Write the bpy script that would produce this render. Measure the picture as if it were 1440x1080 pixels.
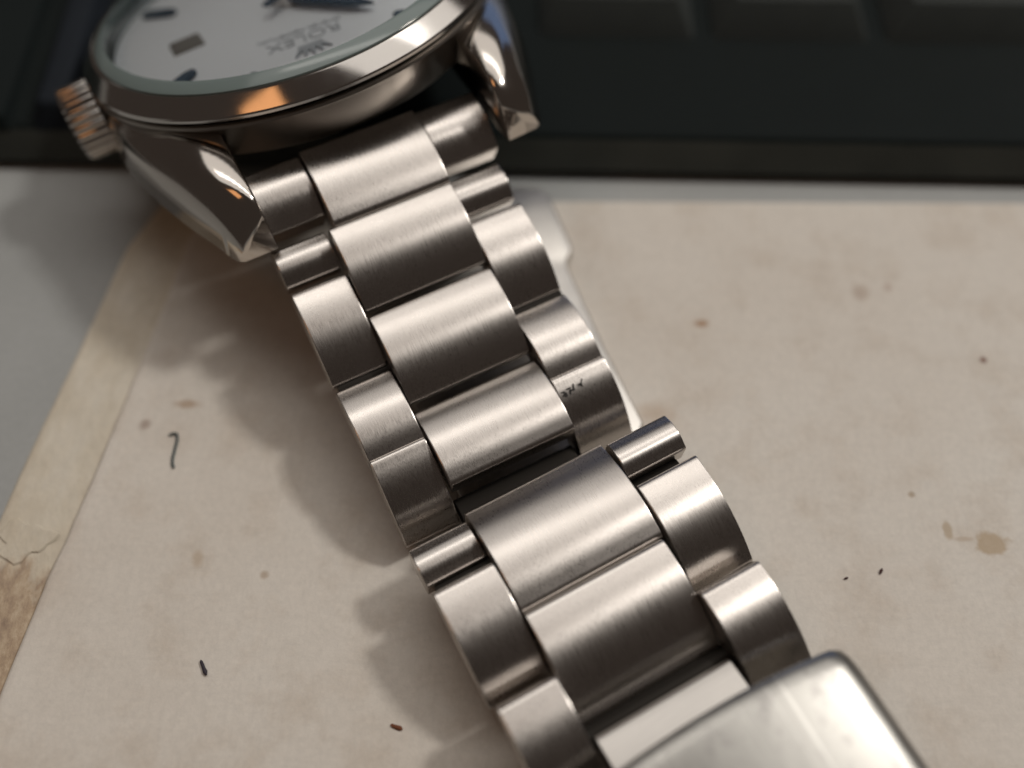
import bpy, math, random
from mathutils import Matrix, Vector

random.seed(7)
MM = 0.001
PI = math.pi
R = math.radians
scene = bpy.context.scene
for o in list(bpy.data.objects):
    bpy.data.objects.remove(o)

# ------------------------------------------------------------------ camera
CAM_H = 67.0
CAM_E = R(60)
cam_d = bpy.data.cameras.new("camera")
cam = bpy.data.objects.new("camera", cam_d)
scene.collection.objects.link(cam)
cam.location = (0, -CAM_H / math.tan(CAM_E) * MM, CAM_H * MM)
cam.rotation_euler = (R(90) - CAM_E, 0, 0)
cam_d.sensor_width = 36
cam_d.lens = 35.0
cam_d.clip_start = 0.002
cam_d.clip_end = 20
cam_d.dof.use_dof = True
cam_d.dof.focus_distance = 0.0665
cam_d.dof.aperture_fstop = 11.5
scene.camera = cam

# ------------------------------------------------------------------ light
world = bpy.data.worlds.new("World")
scene.world = world
world.use_nodes = True
bg = world.node_tree.nodes["Background"]
bg.inputs[0].default_value = (1.0, 0.80, 0.68, 1)
bg.inputs[1].default_value = 0.05


def area(name, az, el, dist, size, power, col, sy=None, target=(0, 0, 0.005)):
    """area lamp seen from the watch at azimuth az (from +x towards +y), elevation el"""
    d = bpy.data.lights.new(name, 'AREA')
    d.energy = power
    d.color = col
    d.size = size
    if sy:
        d.shape = 'RECTANGLE'
        d.size_y = sy
    o = bpy.data.objects.new(name, d)
    scene.collection.objects.link(o)
    v = Vector((math.cos(R(el)) * math.cos(R(az)), math.cos(R(el)) * math.sin(R(az)), math.sin(R(el))))
    o.location = Vector(target) + v * dist
    o.rotation_euler = v.to_track_quat('Z', 'Y').to_euler()
    return o


area("ceiling_lamp", 20, 52, 0.9, 0.09, 2.6, (1.0, 0.955, 0.895))
area("ceiling_bounce", 78, 64, 1.0, 1.4, 3.9, (1.0, 0.955, 0.90), 0.86)
area("highlight_strip", 86, 66, 1.0, 0.9, 1.1, (1.0, 0.95, 0.89), 0.13)  # added strip light that draws the highlight line along the links
area("monitor_glow", 74, 12, 0.55, 0.36, 0.10, (0.30, 0.52, 1.0), 0.26)
area("orange_reflection_fill", 206, 62, 0.8, 0.20, 0.17, (1.0, 0.46, 0.18))  # added orange light, stands in for fingers reflected in the steel

scene.view_settings.view_transform = 'Standard'
scene.view_settings.look = 'None'
scene.view_settings.exposure = -0.14
scene.view_settings.gamma = 1.0
scene.view_settings.use_curve_mapping = False
scene.render.engine = 'CYCLES'
scene.cycles.use_denoising = True
scene.cycles.max_bounces = 8
scene.cycles.transparent_max_bounces = 12


# ------------------------------------------------------------------ material helpers
def new_mat(name):
    m = bpy.data.materials.new(name)
    m.use_nodes = True
    nt = m.node_tree
    return m, nt, nt.nodes["Principled BSDF"], nt.nodes["Material Output"]


def N(nt, typ, **kw):
    n = nt.nodes.new(typ)
    for k, v in kw.items():
        setattr(n, k, v)
    return n


def L(nt, a, b):
    nt.links.new(a, b)


def mapped(nt, scale, rot=(0, 0, 0), coord='Object'):
    tc = N(nt, 'ShaderNodeTexCoord')
    mp = N(nt, 'ShaderNodeMapping')
    mp.inputs['Scale'].default_value = scale
    mp.inputs['Rotation'].default_value = rot
    L(nt, tc.outputs[coord], mp.inputs['Vector'])
    return mp.outputs['Vector']


def noise(nt, vec, scale=1.0, detail=4, rough=0.55):
    n = N(nt, 'ShaderNodeTexNoise')
    n.inputs['Scale'].default_value = scale
    n.inputs['Detail'].default_value = detail
    n.inputs['Roughness'].default_value = rough
    L(nt, vec, n.inputs['Vector'])
    return n.outputs['Fac']


def ramp(nt, fac, stops):
    r = N(nt, 'ShaderNodeValToRGB')
    el = r.color_ramp.elements
    while len(el) < len(stops):
        el.new(0.5)
    for e_, (p, c) in zip(el, stops):
        e_.position = p
        e_.color = c if len(c) == 4 else (*c, 1)
    L(nt, fac, r.inputs['Fac'])
    return r.outputs['Color']


def mrange(nt, v, a, b, c, d):
    n = N(nt, 'ShaderNodeMapRange')
    n.inputs[1].default_value = a
    n.inputs[2].default_value = b
    n.inputs[3].default_value = c
    n.inputs[4].default_value = d
    L(nt, v, n.inputs[0])
    return n.outputs[0]


def math_n(nt, op, a, b):
    n = N(nt, 'ShaderNodeMath', operation=op)
    for i, x in enumerate((a, b)):
        if isinstance(x, (int, float)):
            n.inputs[i].default_value = x
        else:
            L(nt, x, n.inputs[i])
    return n.outputs[0]


def mixc(nt, fac, a, b, blend='MIX'):
    n = N(nt, 'ShaderNodeMix', data_type='RGBA', blend_type=blend)
    for i, x in ((0, fac), (6, a), (7, b)):
        if isinstance(x, (int, float)):
            n.inputs[i].default_value = x
        elif isinstance(x, tuple):
            n.inputs[i].default_value = x if len(x) == 4 else (*x, 1)
        else:
            L(nt, x, n.inputs[i])
    return n.outputs[2]


def bump(nt, h, bs, strength=0.3, dist=0.0001):
    b = N(nt, 'ShaderNodeBump')
    b.inputs['Strength'].default_value = strength
    b.inputs['Distance'].default_value = dist
    L(nt, h, b.inputs['Height'])
    L(nt, b.outputs['Normal'], bs.inputs['Normal'])
    return b


def brushed_steel(name, col=(0.54, 0.505, 0.475), rough=0.29, strength=0.014, dirs=(14000, 500, 14000), aniso=0.0):
    """steel with fine brushing along local Y, smudges and hairline scratches"""
    m, nt, bs, out = new_mat(name)
    bs.inputs['Metallic'].default_value = 1.0
    fine = noise(nt, mapped(nt, dirs), 1.0, 3, 0.6)
    smud = noise(nt, mapped(nt, (260, 260, 260)), 1.0, 4, 0.6)
    r = math_n(nt, 'ADD', mrange(nt, fine, 0.3, 0.7, rough - 0.03, rough + 0.03),
               mrange(nt, smud, 0.35, 0.7, -0.012, 0.02))
    L(nt, r, bs.inputs['Roughness'])
    f2 = mrange(nt, fine, 0.3, 0.7, 0.90, 1.06)
    c = mixc(nt, 1.0, (*col, 1), f2, 'MULTIPLY')
    L(nt, c, bs.inputs['Base Color'])
    bump(nt, fine, bs, strength, 0.00005)
    if aniso:
        tg = N(nt, 'ShaderNodeTangent', direction_type='RADIAL', axis='X')
        L(nt, tg.outputs[0], bs.inputs['Tangent'])
        bs.inputs['Anisotropic'].default_value = aniso
        bs.inputs['Anisotropic Rotation'].default_value = 0.25
    return m


def polished_steel(name, col=(0.62, 0.59, 0.56), rough=0.07):
    m, nt, bs, out = new_mat(name)
    bs.inputs['Metallic'].default_value = 1.0
    bs.inputs['Base Color'].default_value = (*col, 1)
    smud = noise(nt, mapped(nt, (180, 180, 180)), 1.0, 5, 0.6)
    L(nt, mrange(nt, smud, 0.35, 0.75, rough, rough + 0.10), bs.inputs['Roughness'])
    return m


def plain(name, col, rough=0.5, metallic=0.0, spec=0.5):
    m, nt, bs, out = new_mat(name)
    bs.inputs['Base Color'].default_value = (*col, 1)
    bs.inputs['Roughness'].default_value = rough
    bs.inputs['Metallic'].default_value = metallic
    bs.inputs['Specular IOR Level'].default_value = spec
    return m


# ------------------------------------------------------------------ object helpers
def mesh_obj(name, verts, faces, mat, parent=None, M=None, sharp=30, scale=MM):
    """verts in mm in the object's own frame; M = 4x4 (mm) of that frame relative to the parent"""
    me = bpy.data.meshes.new(name)
    me.from_pydata([tuple(c * scale for c in v) for v in verts], [], faces)
    me.update()
    for p in me.polygons:
        p.use_smooth = True
    me.set_sharp_from_angle(angle=R(sharp))
    if mat:
        me.materials.append(mat)
    o = bpy.data.objects.new(name, me)
    scene.collection.objects.link(o)
    if parent:
        o.parent = parent
    if M is not None:
        place(o, M)
    return o


def place(o, M):
    t = M.to_translation()
    o.location = t * MM
    o.rotation_euler = M.to_3x3().to_euler()


def share(src, name, parent, M):
    o = bpy.data.objects.new(name, src.data)
    scene.collection.objects.link(o)
    o.parent = parent
    place(o, M)
    return o


def tag(o, label=None, cat=None, group=None, kind=None):
    if label:
        o["label"] = label
    if cat:
        o["category"] = cat
    if group:
        o["group"] = group
    if kind:
        o["kind"] = kind
    return o


def loft(loops, cap=True):
    """closed loops of equal count -> verts, faces"""
    n = len(loops[0])
    V = [p for lp in loops for p in lp]
    F = []
    for i in range(len(loops) - 1):
        for j in range(n):
            a = i * n + j
            b = i * n + (j + 1) % n
            F.append((a, b, b + n, a + n))
    if cap:
        F.append(tuple(reversed(range(n))))
        F.append(tuple(range((len(loops) - 1) * n, len(loops) * n)))
    return V, F


def revolve(profile, n=160, close=False):
    """profile list of (r,z); revolve about z. r==0 allowed at the ends"""
    V, F, rings = [], [], []
    for r, z in profile:
        if r < 1e-6:
            rings.append([len(V)])
            V.append((0, 0, z))
        else:
            rings.append(list(range(len(V), len(V) + n)))
            V += [(r * math.cos(2 * PI * k / n), r * math.sin(2 * PI * k / n), z) for k in range(n)]
    pairs = list(zip(rings[:-1], rings[1:]))
    if close:
        pairs.append((rings[-1], rings[0]))
    for a, b in pairs:
        for k in range(n):
            k2 = (k + 1) % n
            if len(a) == 1 and len(b) == 1:
                continue
            if len(a) == 1:
                F.append((a[0], b[k2], b[k]))
            elif len(b) == 1:
                F.append((a[k], a[k2], b[0]))
            else:
                F.append((a[k], a[k2], b[k2], b[k]))
    return V, F


def rbox(x0, x1, y0, y1, z0, z1, b=0.3, top=(0, 0, 0, 0), seg=3):
    """box with rounded vertical edges and a bevelled top; top=(dx0,dx1,dy0,dy1) insets of the top"""
    def loop(ix0, ix1, iy0, iy1, z, r):
        pts = []
        X0, X1, Y0, Y1 = x0 + ix0, x1 - ix1, y0 + iy0, y1 - iy1
        for cx, cy, a0 in ((X1 - r, Y1 - r, 0), (X0 + r, Y1 - r, 90), (X0 + r, Y0 + r, 180), (X1 - r, Y0 + r, 270)):
            for k in range(seg + 1):
                a = R(a0 + 90 * k / seg)
                pts.append((cx + r * math.cos(a), cy + r * math.sin(a), z))
        return pts
    t = top
    loops = [loop(0, 0, 0, 0, z0, b)]
    loops.append(loop(t[0] * .9, t[1] * .9, t[2] * .9, t[3] * .9, z1 - b, b))
    for k in range(1, 5):
        a = R(90 * k / 4)
        i = b * (1 - math.cos(a)) * .8
        z = z1 - b + b * math.sin(a)
        loops.append(loop(t[0] + i, t[1] + i, t[2] + i, t[3] + i, z, b * (1 - .6 * k / 4)))
    return loft(loops)


# ------------------------------------------------------------------ materials
M_brush = brushed_steel("brushed_steel", aniso=0.75)
M_brush_out = brushed_steel("brushed_steel_outer", (0.54, 0.505, 0.475), 0.28, aniso=0.7)
M_pol = polished_steel("polished_steel")
M_case = polished_steel("polished_case_steel", (0.56, 0.52, 0.48), 0.09)
M_flank = polished_steel("satin_case_flank", (0.36, 0.33, 0.30), 0.28)
M_satin = brushed_steel("satin_steel", (0.38, 0.36, 0.34), 0.33, 0.01, (350, 9000, 9000))
M_clasp = brushed_steel("rubbed_clasp_steel", (0.35, 0.34, 0.32), 0.36, 0.008, (900, 300, 900))
_nt = M_clasp.node_tree
_bs = _nt.nodes["Principled BSDF"]
_sm = noise(_nt, mapped(_nt, (420, 420, 420)), 1, 5, 0.7)
_sc = noise(_nt, mapped(_nt, (2600, 60, 60), (0, 0, 0.12)), 1, 2, 0.5)
_old = _bs.inputs['Base Color'].links[0].from_socket
_c = mixc(_nt, mrange(_nt, _sm, 0.54, 0.68, 0, 0.6), _old, (0.20, 0.19, 0.185))
_c = mixc(_nt, mrange(_nt, _sc, 0.62, 0.72, 0, 0.4), _c, (0.62, 0.60, 0.57))
L(_nt, _c, _bs.inputs['Base Color'])
M_blade = brushed_steel("clasp_blade_steel", (0.60, 0.575, 0.54), 0.42, 0.02, (300, 300, 300))
M_joint_shade = plain("joint_shade_steel", (0.03, 0.027, 0.024), 0.6, 1.0)  # near-black, puts the shade between the links into the colour
M_dial = plain("silver_white_dial", (0.84, 0.85, 0.90), 0.45)
M_mark = plain("blue_black_marker", (0.03, 0.06, 0.10), 0.25)
M_print = plain("grey_blue_print", (0.42, 0.44, 0.48), 0.5)
M_date = plain("grey_date_window", (0.16, 0.145, 0.13), 0.4)
M_rehaut = polished_steel("rehaut_steel", (0.42, 0.46, 0.46), 0.18)
M_engrave = plain("blackened_engraving", (0.02, 0.018, 0.016), 0.7)

# mineral glass: clear, with its own gloss and a faint green edge
M_glass, nt, bs, out = new_mat("crystal_glass")
tr = N(nt, 'ShaderNodeBsdfTransparent')
tr.inputs[0].default_value = (0.90, 0.93, 0.925, 1)
gl = N(nt, 'ShaderNodeBsdfGlossy')
gl.inputs['Roughness'].default_value = 0.03
fr = N(nt, 'ShaderNodeFresnel')
fr.inputs[0].default_value = 1.5
mx = N(nt, 'ShaderNodeMixShader')
L(nt, fr.outputs[0], mx.inputs[0])
L(nt, tr.outputs[0], mx.inputs[1])
L(nt, gl.outputs[0], mx.inputs[2])
L(nt, mx.outputs[0], out.inputs[0])
M_glass_edge, nt, bs, out = new_mat("crystal_edge")
bs.inputs['Base Color'].default_value = (0.20, 0.25, 0.245, 1)
bs.inputs['Roughness'].default_value = 0.12
bs.inputs['Specular IOR Level'].default_value = 0.6

# paper: mottled beige with foxing, worn brown along the left edge
def paper_material():
    m, nt, bs, out = new_mat("aged_beige_paper")
    tc = N(nt, 'ShaderNodeTexCoord')
    obj = tc.outputs['Object']
    big = noise(nt, mapped(nt, (38, 38, 38)), 1, 5, 0.6)
    mid = noise(nt, mapped(nt, (230, 230, 230)), 1, 5, 0.65)
    fine = noise(nt, mapped(nt, (2600, 2600, 2600)), 1, 3, 0.7)
    col = ramp(nt, big, [(0.28, (0.66, 0.60, 0.53)), (0.5, (0.72, 0.67, 0.605)), (0.75, (0.75, 0.71, 0.65))])
    col = mixc(nt, mrange(nt, mid, 0.48, 0.75, 0, 0.45), col, (0.53, 0.44, 0.35))
    col = mixc(nt, 1.0, col, mrange(nt, fine, 0.3, 0.7, 0.94, 1.04), 'MULTIPLY')
    fib = noise(nt, mapped(nt, (420, 2600, 500), (0, 0, 0.5)), 1, 4, 0.7)
    fib2 = noise(nt, mapped(nt, (2600, 420, 500), (0, 0, 0.3)), 1, 4, 0.7)
    col = mixc(nt, 1.0, col, mrange(nt, math_n(nt, 'MAXIMUM', fib, fib2), 0.45, 0.78, 1.02, 0.955), 'MULTIPLY')
    # foxing specks scattered at random
    vo = N(nt, 'ShaderNodeTexVoronoi')
    vo.inputs['Scale'].default_value = 1.0
    L(nt, mapped(nt, (135, 135, 135)), vo.inputs['Vector'])
    sel = N(nt, 'ShaderNodeSeparateColor')
    L(nt, vo.outputs['Color'], sel.inputs[0])
    thr = mrange(nt, sel.outputs[0], 0.55, 1.0, 0.0, 0.10)
    speck = mrange(nt, math_n(nt, 'SUBTRACT', thr, vo.outputs['Distance']), 0.0, 0.045, 0, 0.5)
    col = mixc(nt, speck, col, (0.30, 0.17, 0.09))
    # stains with shapes of their own, at their places on the sheet (mm)
    wob = N(nt, 'ShaderNodeTexNoise')
    wob.inputs['Scale'].default_value = 900
    wob.inputs['Detail'].default_value = 3
    L(nt, obj, wob.inputs['Vector'])
    for (x, y, rx, ry, a, c, s) in (
            (33.8, -13.4, 1.25, 0.95, 0.62, (0.42, 0.29, 0.15), 0.35),
            (32.1, -13.0, 0.75, 0.22, 0.35, (0.42, 0.29, 0.17), 0.5),
            (30.9, -12.3, 0.40, 0.62, 0.55, (0.40, 0.28, 0.15), 0.4),
            (28.9, -9.6, 0.28, 0.28, 0.6, (0.32, 0.22, 0.12), 0.6),
            (28.3, 8.3, 0.75, 0.75, 0.5, (0.38, 0.27, 0.20), 0.9),
            (15.1, 5.2, 0.75, 0.42, 0.75, (0.36, 0.20, 0.10), 0.7),
            (36.8, 1.8, 0.30, 0.30, 0.9, (0.16, 0.05, 0.03), 0.7),
            (30.6, 8.7, 0.40, 0.40, 0.4, (0.36, 0.22, 0.16), 0.9),
            (-24.6, -2.1, 0.95, 0.40, 0.6, (0.36, 0.22, 0.12), 0.7),
            (-27.6, -3.8, 0.50, 0.50, 0.55, (0.25, 0.15, 0.11), 0.8),
            (10.6, -3.0, 1.6, 1.1, 0.35, (0.42, 0.27, 0.15), 0.9),
            (-17.2, -15.6, 0.35, 0.35, 0.5, (0.34, 0.22, 0.12), 0.8),
            (-22.0, -14.5, 0.5, 0.7, 0.4, (0.42, 0.30, 0.18), 0.8)):
        mp = N(nt, 'ShaderNodeMapping')
        mp.vector_type = 'TEXTURE'
        mp.inputs['Location'].default_value = (x * MM, y * MM, 0)
        mp.inputs['Scale'].default_value = (rx * MM, ry * MM, 1)
        L(nt, obj, mp.inputs['Vector'])
        ln = N(nt, 'ShaderNodeVectorMath', operation='LENGTH')
        sp = N(nt, 'ShaderNodeSeparateXYZ')
        L(nt, mp.outputs[0], sp.inputs[0])
        cb = N(nt, 'ShaderNodeCombineXYZ')
        L(nt, sp.outputs[0], cb.inputs[0])
        L(nt, sp.outputs[1], cb.inputs[1])
        L(nt, cb.outputs[0], ln.inputs[0])
        d = math_n(nt, 'ADD', ln.outputs['Value'], mrange(nt, wob.outputs['Fac'], 0.3, 0.7, -0.3, 0.3))
        f = mrange(nt, d, 1.0 + s * 0.3, 1.0 - s * 0.7, 0, a)
        col = mixc(nt, f, col, c)
    L(nt, col, bs.inputs['Base Color'])
    bs.inputs['Roughness'].default_value = 0.75
    bs.inputs['Specular IOR Level'].default_value = 0.25
    h = math_n(nt, 'ADD', math_n(nt, 'MULTIPLY', mid, 1.4), fine)
    bump(nt, h, bs, 0.25, 0.00006)
    return m


def strip_material():
    m, nt, bs, out = new_mat("yellowed_worn_spine")
    tc = N(nt, 'ShaderNodeTexCoord')
    sp = N(nt, 'ShaderNodeSeparateXYZ')
    L(nt, tc.outputs['Object'], sp.inputs[0])
    mid = noise(nt, mapped(nt, (300, 160, 300), (0, 0, 0.15)), 1, 6, 0.65)
    fine = noise(nt, mapped(nt, (1500, 900, 900)), 1, 4, 0.7)
    col = ramp(nt, mid, [(0.3, (0.60, 0.525, 0.41)), (0.55, (0.68, 0.62, 0.515)), (0.75, (0.73, 0.68, 0.59))])
    # the spine has worn through to brown board towards its near end
    wear = math_n(nt, 'ADD', mrange(nt, sp.outputs[1], -0.010, -0.019, -0.35, 0.55), mrange(nt, mid, 0.25, 0.75, -0.45, 0.45))
    wcol = ramp(nt, fine, [(0.3, (0.22, 0.11, 0.06)), (0.5, (0.40, 0.26, 0.15)), (0.7, (0.56, 0.44, 0.30))])
    col = mixc(nt, mrange(nt, wear, 0.0, 0.22, 0, 0.7), col, wcol)
    col = mixc(nt, 1.0, col, mrange(nt, fine, 0.3, 0.7, 0.92, 1.06), 'MULTIPLY')
    L(nt, col, bs.inputs['Base Color'])
    bs.inputs['Roughness'].default_value = 0.7
    h = math_n(nt, 'ADD', math_n(nt, 'MULTIPLY', mid, 2.0), fine)
    bump(nt, h, bs, 0.5, 0.00012)
    return m


M_paper = paper_material()
M_strip = strip_material()

M_desk, nt, bs, out = new_mat("bluish_white_desk")
dn = noise(nt, mapped(nt, (60, 60, 60)), 1, 5, 0.6)
dn2 = noise(nt, mapped(nt, (1800, 1800, 1800)), 1, 3, 0.6)
dc = ramp(nt, dn, [(0.3, (0.33, 0.34, 0.335)), (0.7, (0.385, 0.395, 0.39))])
L(nt, mixc(nt, 1.0, dc, mrange(nt, dn2, 0.3, 0.7, 0.95, 1.04), 'MULTIPLY'), bs.inputs['Base Color'])
bs.inputs['Roughness'].default_value = 0.5


def plastic(name, c0, c1, rough):
    m, nt, bs, out = new_mat(name)
    a = noise(nt, mapped(nt, (120, 120, 120)), 1, 4, 0.6)
    b = noise(nt, mapped(nt, (5200, 5200, 5200)), 1, 2, 0.6)
    L(nt, ramp(nt, a, [(0.3, c0), (0.7, c1)]), bs.inputs['Base Color'])
    L(nt, mrange(nt, a, 0.3, 0.7, rough - 0.06, rough + 0.08), bs.inputs['Roughness'])
    bs.inputs['Specular IOR Level'].default_value = 0.07
    bump(nt, b, bs, 0.25, 0.00005)
    return m


M_kb = plastic("charcoal_keyboard_plastic", (0.009, 0.0125, 0.0125), (0.012, 0.0155, 0.0155), 0.65)
M_key = plastic("charcoal_key_plastic", (0.042, 0.047, 0.045), (0.052, 0.057, 0.055), 0.55)
M_lit_front = plastic("olive_grey_lit_front", (0.045, 0.048, 0.043), (0.060, 0.063, 0.056), 0.55)  # paler than the body to paint light onto the front slope
M_ridge = plastic("slate_blue_plastic", (0.014, 0.017, 0.022), (0.018, 0.022, 0.028), 0.6)

# ------------------------------------------------------------------ setting
desk = mesh_obj("desk", [(-600, -350, 0), (600, -350, 0), (600, 600, 0), (-600, 600, 0)], [(0, 1, 2, 3)], M_desk)
tag(desk, "plain bluish white desk top under the booklet and keyboard", kind="structure")

# booklet: cover sheet, with the worn spine strip showing along its left edge
booklet = bpy.data.objects.new("booklet", None)
scene.collection.objects.link(booklet)
tag(booklet, "stained beige paper booklet lying flat under the steel bracelet", "booklet")


def interp(pts, t):
    """polyline of (x,y) resampled by y"""
    for (xa, ya), (xb, yb) in zip(pts[:-1], pts[1:]):
        if ya >= t >= yb:
            k = (ya - t) / (ya - yb)
            return xa + (xb - xa) * k
    return pts[-1][0] if t < pts[-1][1] else pts[0][0]


crease = [(-26.2, 17.8), (-27.0, 14.6), (-28.3, 6.2), (-29.9, -4.0), (-32.3, -16.7), (-33.5, -24.1), (-36.0, -45)]
stripl = [(-30.2, 17.9), (-32.3, 13.3), (-34.5, 1.4), (-36.4, -8.6), (-37.5, -16), (-39.0, -26), (-41, -45)]


def sheet(name, edge, xr, far_y, near_y, z, thick, mat, rim=0.0, jitter=0.0, ny=90):
    """sheet whose left edge follows `edge`; the rim swells and rounds over like a folded edge"""
    prof = [(0.0, -thick), (0.0, -thick * .45), (0.10, -thick * .1 + rim * .6), (0.35, rim), (0.75, rim * .8),
            (1.3, rim * .25), (2.2, 0.0)]
    V, F = [], []
    rnd = random.Random(3)
    cols = [0.02, 0.25, 0.6, 1.0]
    w = len(prof) + len(cols)
    off = 0
    for i in range(ny + 1):
        y = far_y + (near_y - far_y) * i / ny
        off = off * .7 + rnd.uniform(-1, 1) * jitter
        x0 = interp(edge, y) + off
        xe = x0 + 2.2
        for dx, dz in prof:
            V.append((x0 + dx, y, z + dz))
        for c in cols:
            V.append((xe + (xr - xe) * c, y + (0.7 * c * -1 if i == 0 else 0), z + 0.05 * math.sin(y * .13 + c * 5)))
    for i in range(ny):
        for j in range(w - 1):
            a = i * w + j
            F.append((a, a + 1, a + w + 1, a + w))
    # far end and near end drop to the desk
    for i, rev in ((0, True), (ny, False)):
        base = len(V)
        for j in range(w):
            p = V[i * w + j]
            V.append((p[0], p[1], z - thick))
        for j in range(w - 1):
            f = (i * w + j, i * w + j + 1, base + j + 1, base + j)
            F.append(tuple(reversed(f)) if not rev else f)
    return mesh_obj(name, V, [tuple(reversed(f)) for f in F], mat, booklet, Matrix.Identity(4), sharp=50)


cover = sheet("cover", crease, 130, 17.9, -60, 0.62, 0.30, M_paper, rim=0.16, jitter=0.05)
tag(cover, "beige top sheet with brown stain spots")
spine = sheet("spine", stripl, 100, 17.8, -60, 0.30, 0.296, M_strip, rim=0.0, jitter=0.03)
tag(spine, "yellowed spine strip, worn brown at its near end")
# a torn lip of paper still stuck on the spine
lip = []
for k in range(26):
    a = 2 * PI * k / 26
    r = 1.0 + 0.22 * math.sin(3 * a + 1) + 0.12 * math.sin(7 * a)
    lip.append((-34.6 + 1.9 * r * math.cos(a), -13.0 + 1.5 * r * math.sin(a)))
V = [(x, y, 0.31) for x, y in lip] + [(-34.6 + (x + 34.6) * .93, -13 + (y + 13) * .93, 0.42) for x, y in lip]
n = len(lip)
F = [(k, (k + 1) % n, n + (k + 1) % n, n + k) for k in range(n)] + [tuple(range(n, 2 * n))]
mesh_obj("torn_paper", V, F, M_strip, booklet, Matrix.Identity(4))

# ------------------------------------------------------------------ keyboard
keyboard = bpy.data.objects.new("keyboard", None)
scene.collection.objects.link(keyboard)
keyboard.rotation_euler = (0, 0, R(-1.4))
tag(keyboard, "charcoal plastic keyboard lying behind the watch", "keyboard")
kz = 3.5
KX0, KX1 = -140.0, 175.0
# body: cross-section in y,z swept along x (front slope, lip, flat deck)
prof = [(21.9, 0.02), (21.35, 0.5), (21.3, 0.9), (22.9, 3.25), (23.15, 3.42), (23.5, kz), (150, 4.2), (150, 0.02)]
loops = []
for x, ins in ((KX0, 0.4), (KX0 + 0.4, 0), (KX1 - 0.4, 0), (KX1, 0.4)):
    loops.append([(x, y + (ins if y < 40 else -ins), max(0.02, z - (ins * .4 if z > 2 else 0))) for y, z in prof])
V, F = loft(loops)
mesh_obj("body", V, F, M_kb, keyboard, Matrix.Identity(4), sharp=25)
V, F = loft([[(x, y, z) for y, z in ((21.25, 0.85), (22.75, 3.10), (22.62, 3.20), (21.10, 0.95))] for x in (KX0 + 1, KX1 - 1)])
front = mesh_obj("lit_front_slope", V, F, M_lit_front, keyboard, Matrix.Identity(4), sharp=25)
tag(front, "sloped olive-grey plastic front, light on it put into the colour")
pitch = 15.95


def key_mesh(w):
    return rbox(-w / 2, w / 2, 0, 14.6, -0.6, 3.0, 0.5, (1.9, 1.9, 2.0, 0.6), 4)


proto = None
for row in range(3):
    y = 34.6 + row * 16.2
    z = kz + (y - 23.5) / 126.5 * 0.7
    for i in range(7):
        x = 1.2 + 15.2 / 2 + i * pitch + row * 4.2
        M = Matrix.Translation((x, y, z))
        if proto is None:
            V, F = key_mesh(14.9)
            proto = mesh_obj("key", V, F, M_key, keyboard, M, sharp=40)
        else:
            share(proto, "key", keyboard, M)
# slate-blue raised wrist ridge running diagonally at the left
V, F = rbox(-2.1, 2.1, -15, 22, -0.3, 2.0, 0.9, (0.7, 0.7, 0.8, 0.8), 5)
Mr = Matrix.Translation((-40.6, 37.6, kz)) @ Matrix.Rotation(R(1.5), 4, 'Z')
ridge = mesh_obj("raised_rib", V, F, M_ridge, keyboard, Mr)
V, F = rbox(-5.2, 5.2, -15.5, 24, -0.3, 0.9, 0.5, (0.5, 0.5, 0.5, 0.5), 5)
Mr = Matrix.Translation((-49.5, 37.9, kz)) @ Matrix.Rotation(R(1.5), 4, 'Z')
mesh_obj("side_panel", V, F, M_kb, keyboard, Mr)

# ------------------------------------------------------------------ watch frames
WO = Vector((-1.5, -4.7, 0))          # watch origin (mm), on the booklet under the bracelet
watch = bpy.data.objects.new("wristwatch", None)
scene.collection.objects.link(watch)
watch.location = Vector((WO.x, WO.y, 0.62)) * MM
tag(watch, "steel wristwatch with silver dial, its link bracelet stretched towards the viewer", "wristwatch")


def frame(ang):
    a = R(ang)
    return Vector((math.cos(a), math.sin(a), 0)), Vector((math.sin(a), -math.cos(a), 0))


SEG = {1: frame(27.5), 2: frame(29.0)}
BASE = Vector((0, 0, 0.62))


def band_matrix(seg, x, s, z, pitch):
    """frame at (x across, s along, z up) of the band; local X = across, Y = away from viewer, Z = outward"""
    u, v = SEG[seg]
    n0 = Vector((0, 0, 1))
    y = -(v * math.cos(pitch) - n0 * math.sin(pitch))
    zz = u.cross(y)
    p = u * x + v * s + n0 * z - BASE
    M = Matrix.Identity(4)
    for i in range(3):
        M[i][0], M[i][1], M[i][2], M[i][3] = u[i], y[i], zz[i], p[i]
    return M


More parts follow.
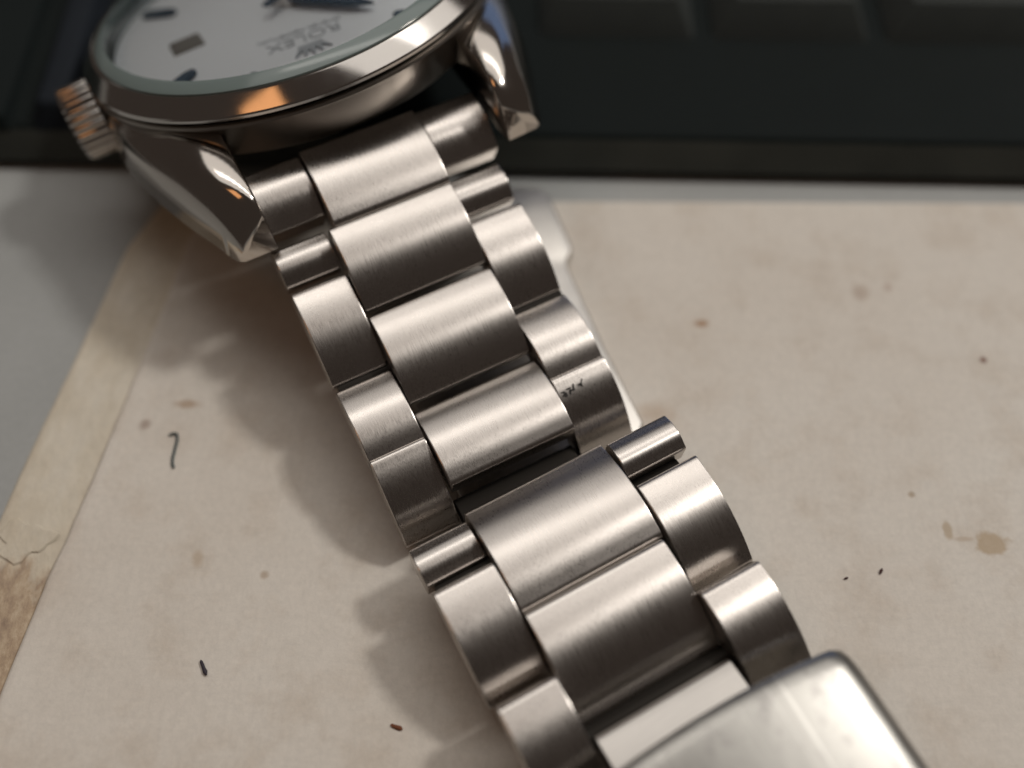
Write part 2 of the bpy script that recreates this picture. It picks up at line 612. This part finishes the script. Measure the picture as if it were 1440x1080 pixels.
def link_mesh(w, length, thick, ex=0.75, bev=0.06):
    a, b = length / 2, thick / 2
    sag = min(ex, a * 0.42)                   # how far the crowned top falls towards its ends
    r = min(0.38, a * 0.3)
    ztop = lambda y: b - sag * (abs(y) / a) ** 2.0
    base = []
    m = 15
    for k in range(m):                        # top, from far end (+y) to near end (-y)
        y = (a - r) * (1 - 2 * k / (m - 1))
        base.append((y, ztop(y)))
    ze = ztop(a - r)
    th0 = math.atan(2 * sag * (a - r) / a ** 2)   # slope where the end fillet takes over
    def fillet(sgn):
        pts = []
        cy = a - r - r * math.sin(th0) * .2
        for k in range(1, 6):
            th = th0 + (PI / 2 - th0) * k / 5
            pts.append((sgn * (a - r + r * (math.sin(th) - math.sin(th0)) / (1 - math.sin(th0))), ze - r * (math.cos(th0) - math.cos(th))))
        return pts
    bot = [(-a + 0.03, -b + 0.45), (-a + 0.35, -b + 0.06), (-a + 0.8, -b), (a - 0.8, -b), (a - 0.35, -b + 0.06), (a - 0.03, -b + 0.45)]
    base = base + fillet(-1) + bot + list(reversed(fillet(1)))
    base = list(reversed(base))
    loops = []
    for x, ins in ((-w / 2, bev), (-w / 2 + bev * .3, bev * .3), (-w / 2 + bev, 0), (-w / 2 + bev * 1.6, 0), (w / 2 - bev * 1.6, 0), (w / 2 - bev, 0), (w / 2 - bev * .3, bev * .3), (w / 2, bev)):
        loops.append([(x, y * (a - ins) / a, z * (b - ins) / b) for y, z in base])
    return loft(loops)


TOPS = {}


def link(name, seg, x0, x1, s0, z0, s1, z1, mat, thick=2.5, ex=0.75, lift=0.3, label=None):
    length = math.hypot(s1 - s0, z1 - z0)
    p = math.atan2(z0 - z1, s1 - s0)
    nx, nz = math.sin(p), math.cos(p)
    k = lift - thick / 2
    M = band_matrix(seg, (x0 + x1) / 2, (s0 + s1) / 2 + nx * k, (z0 + z1) / 2 + nz * k, p)
    V, F = link_mesh(x1 - x0, length, thick, ex)
    o = mesh_obj(name, V, F, mat, watch, M, sharp=35)
    TOPS[o.name] = (M, length / 2, thick / 2, min(ex, length / 2 * 0.42))
    if label:
        o["label"] = label
    return o


# ------------------------------------------------------------------ bracelet
OUT1 = ((-9.55, -5.5), (4.2, 8.45))
MID1 = (-5.35, 4.05)
OUT2 = ((-10.0, -5.8), (4.95, 9.6))
MID2 = (-5.65, 4.75)
# outer links: (segment, s0, z0, s1, z1, thickness, exponent)
outer = [(1, -15.25, 11.0, -12.5, 9.9, 2.3, 0.9), (1, -11.5, 10.6, -5.0, 7.6, 2.6, 0.8), (1, -4.75, 7.7, 1.25, 7.0, 2.6, 0.8),
         (1, 1.35, 7.3, 6.4, 3.1, 2.4, 0.8),
         (2, 7.3, 6.3, 10.1, 6.1, 2.6, 0.9), (2, 11.2, 7.9, 18.6, 5.3, 2.6, 0.85), (2, 19.2, 7.8, 26.0, 5.2, 2.6, 0.8)]
for seg, s0, z0, s1, z1, th, ex in outer:
    for xr in (OUT1 if seg == 1 else OUT2):
        t = 0.0 if seg == 1 else max(0, (s0 - 11) * 0.04)
        x0, x1 = xr
        if seg == 2:
            x0, x1 = (x0 + t * .5, x1 - t * .3) if x0 < 0 else (x0 - t * 1.4, x1 - t * 2.2)
        dz = 0.8 if (xr[0] > 0 and 7 < s0 < 8) else 0.0     # the short right-hand link rides higher
        lk = link("outer_link", seg, x0, x1, s0, z0 + dz, s1, z1 + dz, M_brush_out, th, ex)
        if abs(s0 - 1.35) < 1e-6 and xr[0] > 0:
            marked = lk
center = [(1, -14.15, 12.5, -8.35, 9.7, 2.6, 0.7), (1, -7.95, 9.7, -1.6, 7.35, 2.6, 0.75), (1, -1.3, 6.9, 4.85, 6.7, 2.4, 0.75),
          (2, 6.75, 6.9, 14.55, 7.35, 2.7, 0.95), (2, 15.0, 7.65, 22.2, 5.1, 2.7, 0.8)]
for seg, s0, z0, s1, z1, th, ex in center:
    x0, x1 = MID1 if seg == 1 else MID2
    if s0 > 14:
        x1 -= 0.3
    link("center_link", seg, x0, x1, s0, z0, s1, z1, M_brush, th, ex)
link("slot_shade_link", 1, -5.3, 4.0, 4.7, 3.6, 8.0, 2.4, M_joint_shade, 1.5, 0.3)  # added to fill the slot, its black colour stands in for shade
link("center_link", 2, -5.5, 4.1, 22.9, 6.1, 31.5, 6.3, M_satin, 2.4, 0.3)
# connecting tubes in the joints between rows, blackened to paint the shade there
for seg, s, z in ((1, -12.0, 8.3), (1, -5.2, 6.3), (1, 1.1, 5.2), (2, 10.5, 5.0), (2, 15.2, 5.3), (2, 22.6, 4.4)):
    u0, u1 = (-9.2, 8.4) if seg == 1 else (-9.5, 8.9)
    V, F = loft([[(x, 0.8 * math.cos(2 * PI * k / 16), 0.8 * math.sin(2 * PI * k / 16)) for k in range(16)] for x in (-(u1 - u0) / 2, (u1 - u0) / 2)])
    mesh_obj("link_pin", V, F, M_joint_shade, watch, band_matrix(seg, (u0 + u1) / 2, s, z, 0))

# stamped marks worn into the fourth right-hand link
mk = [(-1.35, 0.05, 5), (-0.95, 0.12, 4), (-0.60, 0.16, 2), (-0.05, 0.30, 6)]
V, F = [], []
rnd = random.Random(11)
for mx_, my_, cnt in mk:
    for q in range(cnt):
        cx = mx_ + rnd.uniform(-.14, .14)
        cy = my_ + rnd.uniform(-.16, .16)
        a = rnd.uniform(0, PI)
        l_, w_ = rnd.uniform(.09, .2), rnd.uniform(.03, .06)
        b0 = len(V)
        for sx, sy in ((-1, -1), (1, -1), (1, 1), (-1, 1)):
            dx, dy = sx * l_, sy * w_
            V.append((cx + dx * math.cos(a) - dy * math.sin(a), cy + dx * math.sin(a) + dy * math.cos(a), 0.0))
        F.append((b0, b0 + 1, b0 + 2, b0 + 3))
pit = math.atan2(4.2, 5.25)
marks_data = (V, F, pit)

# ------------------------------------------------------------------ clasp
def clasp_cover():
    """domed folded steel cover: across profile with rolled edges, along profile gently arched, rounded far corners"""
    hw = 10.05
    rows = []
    ny, nx = 30, 41
    length = 34.0
    V, F = [], []
    for i in range(ny + 1):
        t = i / ny
        t = t * t * .5 + t * .5
        d = t * length                 # from the far edge towards the viewer
        for j in range(nx):
            q = j / (nx - 1) * 2 - 1
            aq = abs(q)
            # rolled sides: flat until .86 then turning down
            if aq < .84:
                x = q / .84 * (hw - 1.3)
                z = -0.010 * x * x * .5
            else:
                a = (aq - .84) / .16 * R(100)
                x = math.copysign(hw - 1.3 + 1.3 * math.sin(a), q)
                z = -0.010 * (hw - 1.3) ** 2 * .5 - 1.3 * (1 - math.cos(a))
            bow = 0.75 * (1 - (x / hw) ** 2)           # far edge bows away from the viewer
            corner = 0.0
            if abs(x) > hw - 1.5:
                c = (abs(x) - (hw - 1.5)) / 1.5
                corner = -0.9 * (1 - math.sqrt(max(0, 1 - c * c)))
            y = -d + (bow + corner) * (1 - t)
            lip = -0.35 * math.exp(-d / 0.35)          # far edge is eased over
            arch = -0.0022 * (d - 9) ** 2
            V.append((x, y, z + lip + arch))
    for i in range(ny):
        for j in range(nx - 1):
            a = i * nx + j
            F.append((a, a + nx, a + nx + 1, a + 1))
    return V, F


V, F = clasp_cover()
Mc = band_matrix(2, 0.05, 25.9, 9.1, R(4))
clasp = mesh_obj("clasp_cover", V, F, M_clasp, watch, Mc, sharp=60)
sm = clasp.modifiers.new("thickness", 'SOLIDIFY')
sm.thickness = 0.8 * MM
sm.offset = -1
bv = clasp.modifiers.new("edge", 'BEVEL')
bv.width = 0.12 * MM
bv.segments = 2
bv.limit_method = 'ANGLE'
tag(clasp, "smooth worn steel clasp cover with soft sheen")

# clasp blade lying low along the right of the bracelet
def plate(pts, z0, z1, bev=0.12):
    n = len(pts)
    cx = sum(p[0] for p in pts) / n
    cy = sum(p[1] for p in pts) / n

    def inset(b):
        res = []
        for i in range(n):
            p0, p1, p2 = Vector(pts[i - 1]), Vector(pts[i]), Vector(pts[(i + 1) % n])
            e1 = (p1 - p0).normalized()
            e2 = (p2 - p1).normalized()
            nn = Vector((-(e1.y + e2.y), e1.x + e2.x))
            if nn.length > 1e-6:
                nn.normalize()
            res.append((p1.x + nn.x * b, p1.y + nn.y * b))
        return res
    loops = []
    for b, z in ((bev, z0), (0, z0 + bev), (0, z1 - bev), (bev * .4, z1 - bev * .3), (bev, z1)):
        loops.append([(x, y, z) for x, y in inset(b)])
    return loft(loops)


bl = [(1.2, 18.6), (2.35, 18.4), (3.1, 17.9), (3.55, 16.5), (4.72, 13.0), (4.95, 12.2), (4.9, 11.7), (4.6, 11.1), (4.5, 10.7), (4.55, 10.1), (7.15, 2.55), (9.75, -4.2), (8.4, -8.5), (9.0, -20.0),
      (3.0, -24.0), (-13.0, 9.0), (-10.0, 18.4)]
bl = [(x - WO.x, y - WO.y) for x, y in bl]
bl = list(reversed(bl))
V, F = plate(bl, 0.72 - 0.62, 1.6 - 0.62, 0.2)
blade = mesh_obj("clasp_blade", V, F, M_blade, watch, Matrix.Identity(4), sharp=40)
tag(blade, "plain flat steel clasp blade lying under the links")

# ------------------------------------------------------------------ watch head
HX, HS, HZ, HT, HROLL = 0.45, -36.7, 13.0, 0.30, -0.075
u, v = SEG[1]
n0 = Vector((0, 0, 1))
v2 = v * math.cos(HT) + n0 * math.sin(HT)
n2 = n0 * math.cos(HT) - v * math.sin(HT)
u2 = u * math.cos(HROLL) - n2 * math.sin(HROLL)
n3 = n2 * math.cos(HROLL) + u * math.sin(HROLL)
hp = u * HX + v * HS + n0 * HZ - BASE
MH = Matrix.Identity(4)
for i in range(3):
    MH[i][0], MH[i][1], MH[i][2], MH[i][3] = u2[i], -v2[i], n3[i], hp[i]
# local head frame: +X 9 o'clock, -X 3 o'clock, -Y 12 o'clock (towards the viewer), Z out of the dial
RB = 17.0

V, F = revolve([(0, -4.7), (13.2, -4.7), (14.2, -4.2), (14.6, -4.1), (15.3, -3.9), (15.6, -3.5), (16.85, -0.95), (17.0, -0.72), (16.95, -0.55), (16.7, -0.42), (15.6, -0.36), (15.6, -0.6), (0, -0.6)], 180)
mesh_obj("case", V, F, M_flank, watch, MH, sharp=24)
V, F = revolve([(15.5, 0.9), (15.5, -0.2), (16.9, -0.2), (17.05, -0.08), (17.05, 0.10), (17.0, 0.24), (15.98, 1.18), (15.90, 1.24), (15.75, 1.26), (15.55, 1.22)], 220, close=True)
mesh_obj("bezel", V, F, M_pol, watch, MH, sharp=18)
V, F = revolve([(15.45, 0.85), (14.6, -0.15), (14.6, -0.4), (15.45, -0.4)], 160, close=True)
mesh_obj("inner_ring", V, F, M_rehaut, watch, MH, sharp=30)
V, F = revolve([(0, -0.5), (14.58, -0.5), (14.58, -0.12), (0, -0.12)], 140)
dial = mesh_obj("dial", V, F, M_dial, watch, MH)
tag(dial, "pale silver dial with dark blue hour markers")
V, F = revolve([(14.6, 1.80), (14.4, 1.86), (0, 1.98)], 160)
glass = mesh_obj("crystal", V, F, M_glass, watch, MH, sharp=40)
V, F = revolve([(14.6, 1.80), (14.9, 1.72), (15.53, 1.30), (15.53, 0.85), (14.6, 1.1)], 160, close=True)
mesh_obj("crystal_rim", V, F, M_glass_edge, watch, MH, sharp=30)


def at_hour(h, r, z=0.0):
    """frame on the dial: local Y radial outward, for hour h"""
    a = 2 * PI * h / 12
    dx, dy = -math.sin(a), -math.cos(a)
    M = Matrix.Identity(4)
    X = Vector((dy, -dx, 0))
    for i, col in enumerate((X, Vector((dx, dy, 0)), Vector((0, 0, 1)))):
        for k in range(3):
            M[k][i] = col[k]
    M[0][3], M[1][3], M[2][3] = dx * r, dy * r, z
    return M


V, F = plate([(-0.22, -1.55), (0.22, -1.55), (0.52, -0.9), (0.52, 1.5), (-0.52, 1.5), (-0.52, -0.9)], 0, 0.42, 0.1)
first = None
for h in range(12):
    if h in (0, 3):
        continue
    if first is None:
        first = mesh_obj("hour_marker", V, F, M_mark, dial, at_hour(h + (0.3 if h == 4 else 0), {4: 12.0, 2: 12.3}.get(h, 12.9), -0.12))
    else:
        share(first, "hour_marker", dial, at_hour(h + (0.3 if h == 4 else 0), {4: 12.0, 2: 12.3}.get(h, 12.9), -0.12))
# twelve o'clock double marker
for dx in (-0.65, 0.65):
    share(first, "hour_marker", dial, at_hour(0, 12.9, -0.12) @ Matrix.Translation((dx, 0, 0)))
V, F = rbox(-1.15, 1.15, -1.3, 1.3, 0, 0.2, 0.1, (0.08, 0.08, 0.08, 0.08))
dw = mesh_obj("date_window", V, F, M_date, dial, at_hour(3, 8.75, -0.12))
# minute track
V, F = [], []
for k in range(60):
    a = 2 * PI * k / 60
    for_r = (13.6, 14.3)
    b0 = len(V)
    w = 0.06
    for r, sgn in ((for_r[0], -1), (for_r[0], 1), (for_r[1], 1), (for_r[1], -1)):
        V.append((r * math.cos(a) - sgn * w * math.sin(a), r * math.sin(a) + sgn * w * math.cos(a), -0.11))
    F.append((b0, b0 + 1, b0 + 2, b0 + 3))
mt = mesh_obj("minute_track", V, F, M_print, dial, Matrix.Identity(4))
mt["kind"] = "stuff"


def hand(h, length, tail, w0, w1, z, name):
    pts = [(-w0 * .5, -tail), (w0 * .5, -tail), (w0, length * .25), (w1, length * .8), (0.05, length), (-0.05, length), (-w1, length * .8), (-w0, length * .25)]
    V, F = plate(pts, 0, 0.28, 0.06)
    return mesh_obj(name, V, F, M_mark, dial, at_hour(h, 0, z))


hand(10.9, 9.0, 2.2, 0.75, 0.55, 0.35, "hour_hand")
hand(1.9 + 6, 12.6, 2.4, 0.6, 0.4, 0.75, "minute_hand")
V, F = revolve([(0, -0.12), (0.9, -0.12), (0.9, 1.15), (0.7, 1.3), (0, 1.3)], 40)
mesh_obj("hand_pin", V, F, M_pol, dial, Matrix.Identity(4))


def text_obj(body, size, M, name):
    cu = bpy.data.curves.new(name, 'FONT')
    cu.body = body
    cu.size = size * MM
    cu.align_x = 'CENTER'
    cu.align_y = 'CENTER'
    cu.extrude = 0.02 * MM
    tmp = bpy.data.objects.new(name, cu)
    scene.collection.objects.link(tmp)
    dg = bpy.context.evaluated_depsgraph_get()
    me = bpy.data.meshes.new_from_object(tmp.evaluated_get(dg))
    bpy.data.objects.remove(tmp)
    me.materials.clear()
    me.materials.append(M_print)
    o = bpy.data.objects.new(name, me)
    scene.collection.objects.link(o)
    o.parent = dial
    place(o, M)
    return o


# five-point crown emblem and the printed name below it
em = [(-0.95, -0.75), (0.95, -0.75), (1.0, -0.35), (1.45, 0.7), (0.75, -0.05), (0.7, 0.95), (0.25, 0.0), (0.0, 1.15), (-0.25, 0.0), (-0.7, 0.95), (-0.75, -0.05), (-1.45, 0.7), (-1.0, -0.35)]
V = [(x, y, 0.03) for x, y in em] + [(x, y, 0.18) for x, y in em]
n = len(em)
F = [tuple(range(n, 2 * n))] + [(k, (k + 1) % n, n + (k + 1) % n, n + k) for k in range(n)]
mesh_obj("crown_emblem", V, F, M_print, dial, at_hour(0.2, 9.4, -0.12))
text_obj("ROLEX", 1.9, at_hour(0.25, 7.1, -0.08), "dial_lettering")
text_obj("OYSTER PERPETUAL", 0.75, at_hour(0.3, 5.7, -0.08), "dial_lettering")

# crown, fluted
V, F = [], []
loops = []
NF = 26
for x, k in ((-15.0, .45), (-16.75, .45), (-16.8, .90), (-17.0, 1.0), (-19.2, 1.0), (-19.5, .93), (-19.6, .8)):
    lp = []
    for q in range(NF * 6):
        a = 2 * PI * q / (NF * 6)
        fl = 0.0
        if k > .92:
            fl = 0.22 * (abs(math.cos(a * NF / 2)) ** 0.7 - 0.5)
        r = 2.8 * k + fl
        lp.append((x, r * math.cos(a), r * math.sin(a)))
    loops.append(list(reversed(lp)))
V, F = loft(loops)
mesh_obj("crown", V, F, M_pol, watch, MH @ Matrix.Translation((0, 0, -2.5)), sharp=35)

# lugs: faceted horns with bright top, broad polished outer slope and a plain lower flank
def lug_mesh(sx, sy):
    st = [  # d, inner, ridge x, ridge z, mid x, mid z, bottom x, bottom z
        (3.0, 8.9, 13.0, -0.70, 15.7, -1.5, 16.2, -4.0),
        (7.5, 8.9, 12.7, -0.75, 15.4, -1.8, 15.9, -4.6),
        (11.5, 8.9, 12.5, -0.90, 14.5, -2.3, 15.0, -5.3),
        (15.0, 8.9, 11.8, -1.35, 13.3, -3.0, 13.8, -6.2),
        (17.6, 8.9, 10.8, -2.15, 12.3, -4.0, 12.7, -6.9),
        (19.4, 8.9, 9.8, -3.20, 11.6, -5.0, 12.0, -7.4),
        (20.1, 9.0, 9.6, -4.40, 11.2, -6.2, 11.5, -7.4)]
    # Catmull-Rom through the stations so that the horns sweep in smooth curves
    fine_st = []
    for i in range(len(st) - 1):
        p0, p1, p2, p3 = st[max(0, i - 1)], st[i], st[i + 1], st[min(len(st) - 1, i + 2)]
        for k in range(5):
            q = k / 5
            fine_st.append(tuple(0.5 * (2 * b1 + (c1 - a1) * q + (2 * a1 - 5 * b1 + 4 * c1 - d1) * q * q + (3 * b1 - a1 - 3 * c1 + d1) * q ** 3)
                                 for a1, b1, c1, d1 in zip(p0, p1, p2, p3)))
    fine_st.append(st[-1])
    st = fine_st
    loops = []
    for d, xi, rx, rz, mx_, mz, bx_, bz in st:
        b = 0.30
        if sy > 0:
            rz, mz, bz = rz * .5, mz * .5, max(bz, -4.0) * .9
        lp = [(xi, bz), (xi, rz - 0.25), (xi + 0.15, rz - 0.05), (rx - b, rz), (rx + b, rz - b * 1.0), (mx_ - b, mz + b), (mx_, mz - b * .6), (bx_ + .05, bz + .2), (bx_ - .25, bz)]
        lp = [(sx * x - (1.0 if sx < 0 else 0.4), sy * d, z) for x, z in lp]
        if sx * sy < 0:
            lp.reverse()
        loops.append(list(reversed(lp)))
    return loft(loops)


for sx in (-1, 1):
    for sy in (-1, 1):
        V, F = lug_mesh(sx, sy)
        mesh_obj("lug", V, F, M_case, watch, MH, sharp=70)

# end link between the lugs: centre hump, two lower shoulders
link("end_link", 1, -4.85, 4.1, -20.6, 13.9, -14.2, 12.55, M_brush, 3.2, 0.6)
for x0, x1 in ((-9.1, -5.0), (4.25, 8.9)):
    link("end_link_shoulder", 1, x0, x1, -20.4, 13.7, -15.9, 12.0, M_brush_out, 3.2, 0.85)
V, F = rbox(-8.7, 8.3, -17.0, -14.0, -8.6, -5.9, 0.7, (0.1, 0.1, 0.2, 0.2), 5)
mesh_obj("end_link_back", V, F, M_brush, watch, MH, sharp=40)

# marks on the fourth right-hand outer link, lying on its crest
V, F, p_ = marks_data
Mk, la, lb, lsag = TOPS[marked.name]
ym = 0.62 * la
Mm = Mk @ Matrix.Translation((-0.25, ym, lb - lsag * (ym / la) ** 2 + 0.03)) @ Matrix.Rotation(-math.atan(2 * lsag * ym / la ** 2), 4, 'X')
mko = mesh_obj("stamped_mark", V, F, M_engrave, watch, Mm)
tag(mko, "tiny worn dark stamped marks", kind="stuff")

# ------------------------------------------------------------------ crumbs on the booklet
PZ = 0.63


def tube(pts, r, n=8):
    loops = []
    for i, p in enumerate(pts):
        a = Vector(pts[max(0, i - 1)])
        b = Vector(pts[min(len(pts) - 1, i + 1)])
        t = (b - a).normalized()
        s = t.cross(Vector((0, 0, 1))).normalized()
        w = s.cross(t)
        rr = r if not callable(r) else r(i / (len(pts) - 1))
        loops.append([tuple(Vector(p) + s * rr * math.cos(2 * PI * k / n) + w * rr * math.sin(2 * PI * k / n)) for k in range(n)])
    return loft(loops)


M_thread = plain("blue_green_thread", (0.02, 0.05, 0.06), 0.8)
M_seed = plain("dark_purple_crumb", (0.025, 0.018, 0.03), 0.6)
M_rust = plain("rust_flake", (0.16, 0.045, 0.012), 0.6)
M_crumb = plain("dark_red_crumb", (0.05, 0.012, 0.01), 0.6)

V, F = tube([(-.5, .15, .09), (-.2, .32, .12), (.1, .25, .14), (.18, -.3, .12), (.12, -1.0, .1), (.08, -1.7, .1), (.14, -2.2, .09), (.3, -2.5, .09)], 0.09)
o = mesh_obj("thread", V, F, M_thread, None, Matrix.Translation((-25.1, -5.0, PZ)))
tag(o, "short hooked blue-green thread lying on the beige paper at left", "thread")


def nugget(name, x, y, lx, ly, lz, rot, mat, label, cat, seed):
    rnd = random.Random(seed)
    loops = []
    n = 9
    for t in (-1, -.8, -.4, .1, .55, .9, 1):
        k = math.sqrt(max(0.03, 1 - t * t)) * rnd.uniform(.75, 1.1)
        lp = []
        for q in range(n):
            a = 2 * PI * q / n
            j = rnd.uniform(.8, 1.15)
            lp.append((lx * t, ly * k * j * math.cos(a), max(0.0, lz + lz * k * j * math.sin(a))))
        loops.append(lp)
    V, F = loft(loops)
    o = mesh_obj(name, V, F, mat, None, Matrix.Translation((x, y, PZ)) @ Matrix.Rotation(R(rot), 4, 'Z'), sharp=20)
    tag(o, label, cat)
    return o


nugget("crumb", -20.35, -22.05, 0.58, 0.16, 0.13, -62, M_seed, "dark purple seed-like crumb at lower left of the paper", "crumb", 1)
nugget("rust_flake", -7.4, -25.8, 0.42, 0.17, 0.08, -22, M_rust, "rust-brown flake at the bracelet's shadow near the lower edge", "flake", 2)
nugget("crumb", 25.6, -15.4, 0.24, 0.10, 0.08, 60, M_crumb, "darker, larger of two tiny red-black crumbs right of the bracelet", "crumb", 3)
nugget("crumb", 23.1, -15.9, 0.17, 0.09, 0.07, 20, M_crumb, "smaller of two tiny red-black crumbs right of the bracelet", "crumb", 4)
